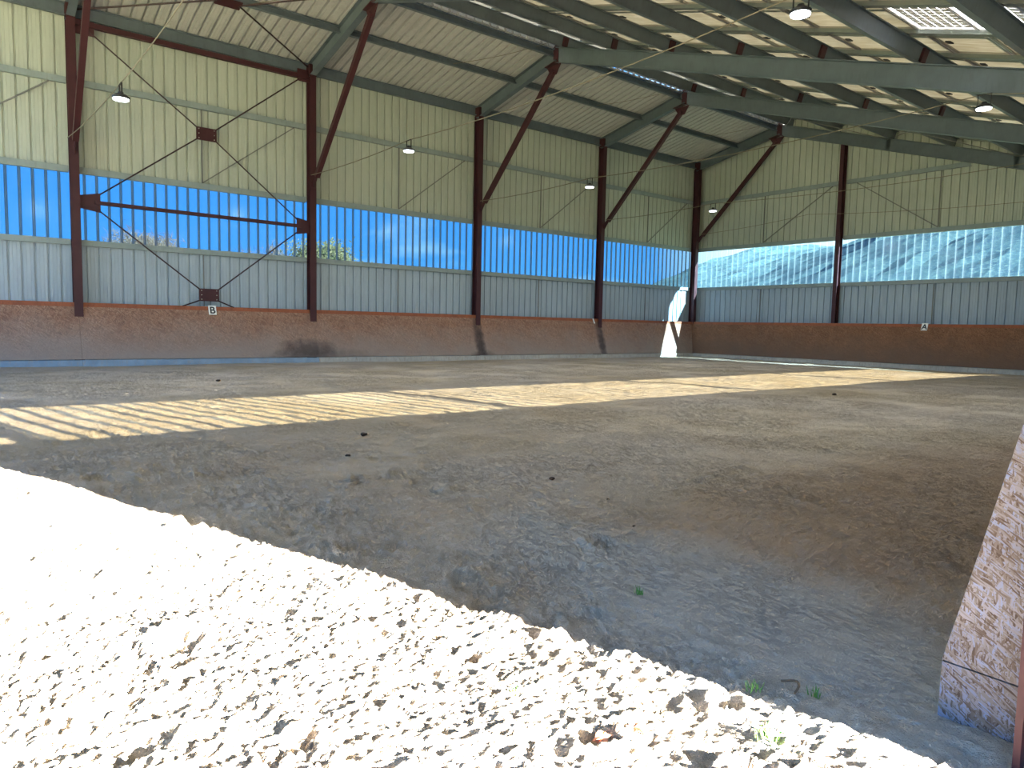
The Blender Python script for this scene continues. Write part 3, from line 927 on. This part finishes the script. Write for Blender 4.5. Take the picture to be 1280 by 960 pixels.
for k in (4, 3, 2, 1, 0):
    y = -B*k - 0.16
    A = Vector((0.50, y, 5.42)); Z = Vector((19.9, y, 4.62))
    # sag tuned so that the lamps hang at about 5.1 m
    pts = catenary(A, Z, 0.0)
    xa, za, xb3, zb3 = {4: (7.40, 4.70, 15.6, 4.85), 3: (6.15, 5.09, 15.65, 5.03), 2: (5.83, 5.14, 15.61, 5.12), 1: (5.59, 5.19, 15.6, 5.1), 0: (5.6, 5.5, 15.6, 5.1)}[k]
    za += 0.25; zb3 += 0.25
    path = []
    for P, Q2, sg in ((A, Vector((xa, y, za)), 0.06), (Vector((xa, y, za)), Vector((xb3, y, zb3)), 0.14), (Vector((xb3, y, zb3)), Z, 0.05)):
        path += catenary(P, Q2, sg, 10)[:-1]
    path.append(Z)
    mb = MB()
    for p, q in zip(path[:-1], path[1:]): mb.rod(p, q, 0.009, 6)
    o = mb.build('hanging_cable', M['cable']); relocate(o, A)
    tag(o, 'thin grey cable strung across the hall beside the %s' % fname[k], 'cable', 'cables strung across the hall')
    if k:
        lamp(Vector((xa, y, za-0.245)), 'small lit round lamp, ' + lampn[4-k])
    if k in (3, 2):
        lamp(Vector((xb3, y, zb3-0.245)), 'lit round lamp hanging under the solar panels, %s of the two' % ('nearer and larger' if k == 3 else 'farther, beside the right edge'))
# cable loop and clips in the ridge area of the short slope
for k in range(5):
    y = -B*k-2.4
    mb = MB(); pts = catenary((2.15, y, ztop(2.15)-0.12), (4.25, y+2.1, ZR+0.05), 0.08, 8)
    for p, q in zip(pts[:-1], pts[1:]): mb.rod(p, q, 0.007, 6)
    o = mb.build('slope_wire', M['cable']); relocate(o, pts[0])
    tag(o, 'thin wire slung under the short roof slope %s' % bayname[k], 'wire', 'wires under the short slope')

# ------------------------------------------------------------------ kick boards
def kick(name, p_line0, p_line1, inward, lab, mat, base_mat, group, top=0.17, foot=0.70, th=0.018):
    """p_line: wall line on the ground; inward: unit vector into the hall"""
    a = Vector(p_line0); b = Vector(p_line1); n = Vector(inward)
    root = empty(name, (a+b)/2, lab, 'kick board', group)
    z0 = 0.16
    slope = (foot-top)/ZK
    lo0 = foot - slope*z0
    def quadbox(f0, zf, f1, zt, t):
        mb = MB(); vs = []
        for p in (a, b):
            for f_, z_ in ((f0, zf), (f1, zt)):
                vs.append(p + n*f_ + Vector((0, 0, z_))); vs.append(p + n*(f_-t) + Vector((0, 0, z_)))
        mb.v = [tuple(v) for v in vs]
        mb.f = [(0, 4, 6, 2), (1, 3, 7, 5), (0, 2, 3, 1), (4, 5, 7, 6), (2, 6, 7, 3), (0, 1, 5, 4)]
        mb.mi = [0]*6
        return mb
    part(quadbox(lo0, z0, top+slope*0.10, ZK-0.10, th), 'strand_board', M[mat], root)
    part(quadbox(top+slope*0.10+0.012, ZK-0.105, top+0.012, ZK, 0.05), 'top_rail', M['plank'], root)
    part(quadbox(foot+0.025, -0.03, foot+0.012, z0-0.01, 0.045), 'base_plank', M[base_mat], root)
    return root
M['baseblue'] = painted('blue_grey_base_plank', srgb(128, 146, 160), 0.15, 0.8, 4, dirt=srgb(150, 140, 124))
M['basepale'] = painted('dusty_base_plank', srgb(168, 164, 154), 0.15, 0.9, 4, dirt=srgb(120, 108, 92))
kb = ['in the corner', 'between second and third columns', 'between third and fourth columns', 'under the cross bracing', 'at the left edge', 'beyond the left edge']
for k in range(NB):
    y1 = -B*k-0.003 if k else YF-0.02-0.38; y0 = -B*(k+1)+0.003
    if k == 0: y1 = 0.24
    kick('kick_board', (-0.02, y0, 0), (-0.02, y1, 0), (1, 0, 0), 'sloping brown strand board kick wall, left wall, ' + kb[k], 'osb', 'baseblue' if k >= 3 else 'basepale', 'kick boards of the left wall')
kb2 = ['next to the corner', 'under the letter A plate', 'at the far right']
for k in range(3):
    x0 = 6.73*k+0.003 if k else 0.0; x1 = 6.73*(k+1)-0.003
    if k == 2: x1 = 20.2
    kick('kick_board', (x0, YF, 0), (x1, YF, 0), (0, -1, 0), 'sloping dark brown strand board kick wall, end wall, ' + kb2[k], 'osb_far', 'basepale', 'kick boards of the end wall', top=0.31, foot=0.84)
# right side kick board with the closed end beside the doorway
for k in range(4):
    y1 = -B*k-0.003; y0 = -B*(k+1)+0.003 if k < 3 else -23.93
    if k == 0: y1 = -0.35
    kick('kick_board', (XW, y0, 0), (XW, y1, 0), (-1, 0, 0), 'sloping strand board kick wall of the open side, ' + ['at the end wall', 'second from the end wall', 'third from the end wall', 'beside the doorway'][k], 'osb', 'basepale', 'kick boards of the open side', top=0.19, foot=0.43)
root = empty('end_panel', (19.85, -23.95, 0), 'pale strand board closing the end of the kick wall beside the red post', 'board')
def slab(pts, y0, y1, name, mat, root):
    mb = MB(); n = len(pts)
    mb.v = [(x, y0, z) for x, z in pts] + [(x, y1, z) for x, z in pts]
    mb.f = [tuple(range(n)), tuple(reversed(range(n, 2*n)))] + [(i, i+n, (i+1) % n + n, (i+1) % n) for i in range(n)]
    mb.mi = [0]*len(mb.f)
    return part(mb, name, M[mat], root)
slab([(19.735, 0.172), (19.966, 0.172), (19.966, 1.24), (19.755, 0.26)], -23.958, -23.938, 'upper_board', 'osb_near', root)
bpy.data.objects
slab([(19.735, -0.01), (19.966, -0.01), (19.966, 0.168), (19.737, 0.168)], -23.960, -23.938, 'lower_board', 'osb_near', root)
# added unseen curtain at the doorway post, tapered to slant the sunlight edge
mb = MB(); pts = [(-24.10, 0.0), (-24.12, 0.5), (-24.18, 1.1), (-24.62, 2.66), (-24.05, 2.66), (-24.05, 0.0)]
n = len(pts)
mb.v = [(20.36, y, z) for y, z in pts] + [(20.40, y, z) for y, z in pts]
mb.f = [tuple(range(n)), tuple(reversed(range(n, 2*n)))] + [(i, i+n, (i+1) % n + n, (i+1) % n) for i in range(n)]; mb.mi = [0]*len(mb.f)
o = mb.build('light_blocker', M['cream']); relocate(o, (20.38, -24.1, 0)); tag(o, 'cream curtain added unseen at the doorway post to slant the sunlight edge', 'blocker')
# concrete threshold under the post
mb = MB(); mb.prism([(-0.20, -0.10), (0.20, -0.10), (0.20, 0.0), (0.18, 0.012), (-0.18, 0.012), (-0.20, 0.0)], (20.20, -24.02, 0.0), (20.20, -23.4, 0.0))
o = mb.build('concrete_footing', painted('weathered_concrete', srgb(170, 166, 156), 0.15, 0.9, 6, dirt=srgb(110, 104, 94))); relocate(o, (20.2, -23.7, 0))
tag(o, 'low grey concrete footing under the red post by the doorway', 'footing')

# ------------------------------------------------------------------ letter plates
def letter_plate(ch, loc, ry, lab, size=(0.20, 0.26)):
    root = empty('letter_plate', loc, lab, 'sign')
    mb = MB(); mb.box((0, 0, size[1]/2), (0.012, size[0], size[1])); o = mb.build('plate', M['white']); o.parent = root
    if ch:
        cu = bpy.data.curves.new('letter', 'FONT'); cu.body = ch; cu.size = 0.27; cu.align_x = 'CENTER'; cu.extrude = 0.002; cu.offset = 0.006
        t = bpy.data.objects.new('tmp', cu); COL.objects.link(t)
        dg = bpy.context.evaluated_depsgraph_get(); me = bpy.data.meshes.new_from_object(t.evaluated_get(dg))
        bpy.data.objects.remove(t, do_unlink=True)
        o = bpy.data.objects.new('letter', me); COL.objects.link(o); me.materials.clear(); me.materials.append(M['black'])
        o.parent = root; o.matrix_local = Matrix(((0, 0, 1, 0.008), (1, 0, 0, 0), (0, 1, 0, 0.035), (0, 0, 0, 1)))
        o['label'] = 'black letter ' + ch
    root.rotation_euler = ry
    return root
letter_plate('B', (0.262, -20.86, 1.33), (0, -0.33, 0), 'white plate with the black letter B on the left kick board')
letter_plate('A', (10.05, YF-0.405, 1.33), (0, -0.33, -math.pi/2), 'white plate with the black letter A on the end wall kick board')
letter_plate('', (0.25, -6.30, 1.36), (0, -0.33, 0.5), 'small blank white plate beside the second column from the corner', (0.16, 0.20))

# ------------------------------------------------------------------ small things lying on the sand
def floor_pt(u, v):
    d = Fv + Rv*((u-640)/FPX) - Uv*((v-480)/FPX)
    t = (0-CAM.z)/d.z
    p = CAM + d*t
    return Vector((p.x, p.y, gz(p.x, p.y)))
def clod(u, v, r, lab):
    c = floor_pt(u, v)
    me = bpy.data.meshes.new('sand_clod'); bm = bmesh.new()
    bmesh.ops.create_icosphere(bm, subdivisions=2, radius=r)
    for q in bm.verts:
        k_ = 1+random.uniform(-0.25, 0.25); q.co *= k_; q.co.z *= 0.6
    bm.to_mesh(me); bm.free(); me.materials.append(M['droppings'])
    o = bpy.data.objects.new('dirt_clod', me); o.location = c+Vector((0, 0, r*0.35)); COL.objects.link(o)
    tag(o, lab, 'clod')
for u, v, r, lab in ((690, 601, 0.022, 'dark clod on the shaded sand near the middle of the arena'), (818, 603, 0.018, 'dark clod on the shaded sand right of the middle'),
                     (455, 543, 0.035, 'dark clod on the sand in front of the striped light patch'), (435, 571, 0.022, 'dark clod left of the middle, nearest the sunlit edge'),
                     (273, 476, 0.04, 'dark clod far off in front of the cross braced wall'), (760, 627, 0.012, 'tiny dark clod just right of the middle'), (1043, 494, 0.04, 'dark clod far off under the end wall post'), (793, 659, 0.012, 'tiny dark clod nearest the camera in the shade')):
    clod(u, v, r, lab)
def leaf(u, v, s, lab, ang=0.4):
    c = floor_pt(u, v)
    pts = []
    n = 18
    for i in range(n):
        t = 2*math.pi*i/n; r = s*(0.62+0.38*math.cos(5*t)**2)*(1 if i else 1.35)
        pts.append((r*math.cos(t), r*0.8*math.sin(t)))
    mb = MB()
    mb.v = [(0, 0, 0.004)] + [(x, y, 0.012*math.sin(3*x/s+y/s)) for x, y in pts]
    mb.v += [(x, y, z-0.001) for x, y, z in mb.v]
    m_ = n+1
    for i in range(n):
        j = (i+1) % n
        mb.f.append((0, 1+i, 1+j)); mb.f.append((m_, m_+1+j, m_+1+i)); mb.f.append((1+i, m_+1+i, m_+1+j, 1+j))
    mb.mi = [0]*len(mb.f)
    o = mb.build('fallen_leaf', M['leafdry']); o.location = c+Vector((0, 0, 0.012)); o.rotation_euler = (0.1, 0.15, ang)
    tag(o, lab, 'leaf')
leaf(793, 916, 0.028, 'orange brown fallen leaf on the sunlit sand, right of the pair')
leaf(752, 926, 0.03, 'orange brown fallen leaf on the sunlit sand, left of the pair', 1.6)
def weed(u, v, s, n, lab):
    c = floor_pt(u, v); mb = MB()
    for i in range(n):
        a = random.uniform(0, 6.28); r = random.uniform(0, s); h = random.uniform(0.5, 1.0)*s*1.4
        p = Vector((r*math.cos(a), r*math.sin(a), -0.005)); q = p+Vector((random.uniform(-.4, .4)*h, random.uniform(-.4, .4)*h, h))
        mb.rod(p, q, 0.0022, 4, 0, 0.0006)
    o = mb.build('weed_tuft', M['weed']); o.location = c; tag(o, lab, 'weed')
weed(800, 742, 0.03, 26, 'small green weed tuft in the shaded sand'); weed(941, 765+100, 0.03, 16, 'sparse green weed tuft at the edge of the sunlight')
weed(958, 925, 0.035, 30, 'green weed tuft in the sunlit sand near the bottom'); weed(640, 868, 0.02, 12, 'tiny green sprout in the sunlit sand left of centre')
weed(1018, 870, 0.03, 14, 'green weed tuft in the shade nearest the post')
c = floor_pt(975, 868)
mb = MB(); pts = [c+Vector((0.05*math.cos(t), 0.07*math.sin(t), 0.02+0.01*math.sin(2*t))) for t in [i*0.28 for i in range(9)]]
for p, q in zip(pts[:-1], pts[1:]): mb.rod(p, q, 0.004, 6)
o = mb.build('bent_twig', M['straw']); relocate(o, c); tag(o, 'thin bent twig at the edge of the sunlit sand', 'twig')

# ------------------------------------------------------------------ trees and hill outside
def tree(loc, h, crown, nleaf, kind, lab, lsize, trunk_r=0.18):
    root = empty('tree', loc, lab, 'tree', 'trees outside the left wall')
    rnd = random.Random(int(loc[1]*10))
    L = Vector(loc); mb = MB(); tips = []
    def branch(p, d, l, r, lev):
        q = p+d*l
        mb.rod(p, q, r, 6, 0, r*0.65)
        if lev == 0:
            tips.append(q); tips.append(p.lerp(q, 0.6)); return
        for _ in range(4 if lev > 1 else 5):
            nd = (d+Vector((rnd.uniform(-1, 1), rnd.uniform(-1, 1), rnd.uniform(-0.35, 0.75)))*0.75).normalized()
            branch(p.lerp(q, rnd.uniform(0.55, 1.0)), nd, l*rnd.uniform(0.6, 0.8), r*0.55, lev-1)
    branch(L, Vector((0, 0, 1)), h*0.36, trunk_r, 4)
    part(mb, 'trunk', M['bark'], root)
    mb = MB()
    for i in range(nleaf):
        t = rnd.choice(tips)+Vector([rnd.gauss(0, crown) for _ in range(3)])
        a = Vector([rnd.uniform(-1, 1) for _ in range(3)]).normalized(); b_ = a.orthogonal().normalized()
        s_ = lsize*rnd.uniform(0.6, 1.3)
        k0 = len(mb.v)
        if kind == 'leaves':
            mb.v += [tuple(t-a*s_), tuple(t+b_*s_*0.5), tuple(t+a*s_), tuple(t-b_*s_*0.5)]
        else:
            mb.v += [tuple(t-a*s_), tuple(t+b_*s_*0.05), tuple(t+a*s_), tuple(t-b_*s_*0.05)]
        mb.f.append((k0, k0+1, k0+2, k0+3)); mb.mi.append(0)
    me = bpy.data.meshes.new('foliage'); me.from_pydata([(a-loc[0], b-loc[1], c-loc[2]) for a, b, c in mb.v], [], mb.f); me.materials.append(M[kind])
    o = bpy.data.objects.new('foliage' if kind == 'leaves' else 'twigs', me); COL.objects.link(o); o.parent = root
def far_pt(u, x):
    d = Fv + Rv*((u-640)/FPX) - Uv*((300-480)/FPX); t = (x-CAM.x)/d.x
    p = CAM+d*t; return p.y
tree((-26, far_pt(404, -26), -0.1), 7.8, 0.40, 14000, 'leaves', 'leafy yellow green tree seen through the window strip right of the fourth column', 0.10)
tree((-30, far_pt(300, -30), -0.1), 6.9, 0.3, 5000, 'twigs', 'bare brown tree seen through the window strip behind the cross bracing, right of the pair', 0.35)
tree((-28, far_pt(165, -28), -0.1), 6.9, 0.3, 4500, 'twigs', 'bare twiggy tree seen through the window strip behind the cross bracing, left of the pair', 0.35)
# hill beyond the end wall
mb = MB(); n = 120; mm = 30
vs = []
for i in range(n+1):
    for j in range(mm+1):
        x = -160+340*i/n; t = j/mm; y = 60+t*110
        hgt = float(np.interp(x, [-160, -112, -92, -50, -20, 60, 180], [3, 4, 21, 27, 32, 33, 14]))*math.sin(min(1, t*1.0)*math.pi/2)**1.4
        hgt *= 1+0.10*math.sin(x*0.045+0.8)+0.06*math.sin(x*0.11)
        hgt += t*random.uniform(0, 1.2)
        vs.append((x, y, -0.3+hgt*1.15))
mb.v = vs
for i in range(n):
    for j in range(mm):
        q = i*(mm+1)+j; mb.f.append((q, q+mm+1, q+mm+2, q+1)); mb.mi.append(0)
o = mb.build('hill', M['hill']); tag(o, 'wooded hill beyond the end wall windows', kind='structure')
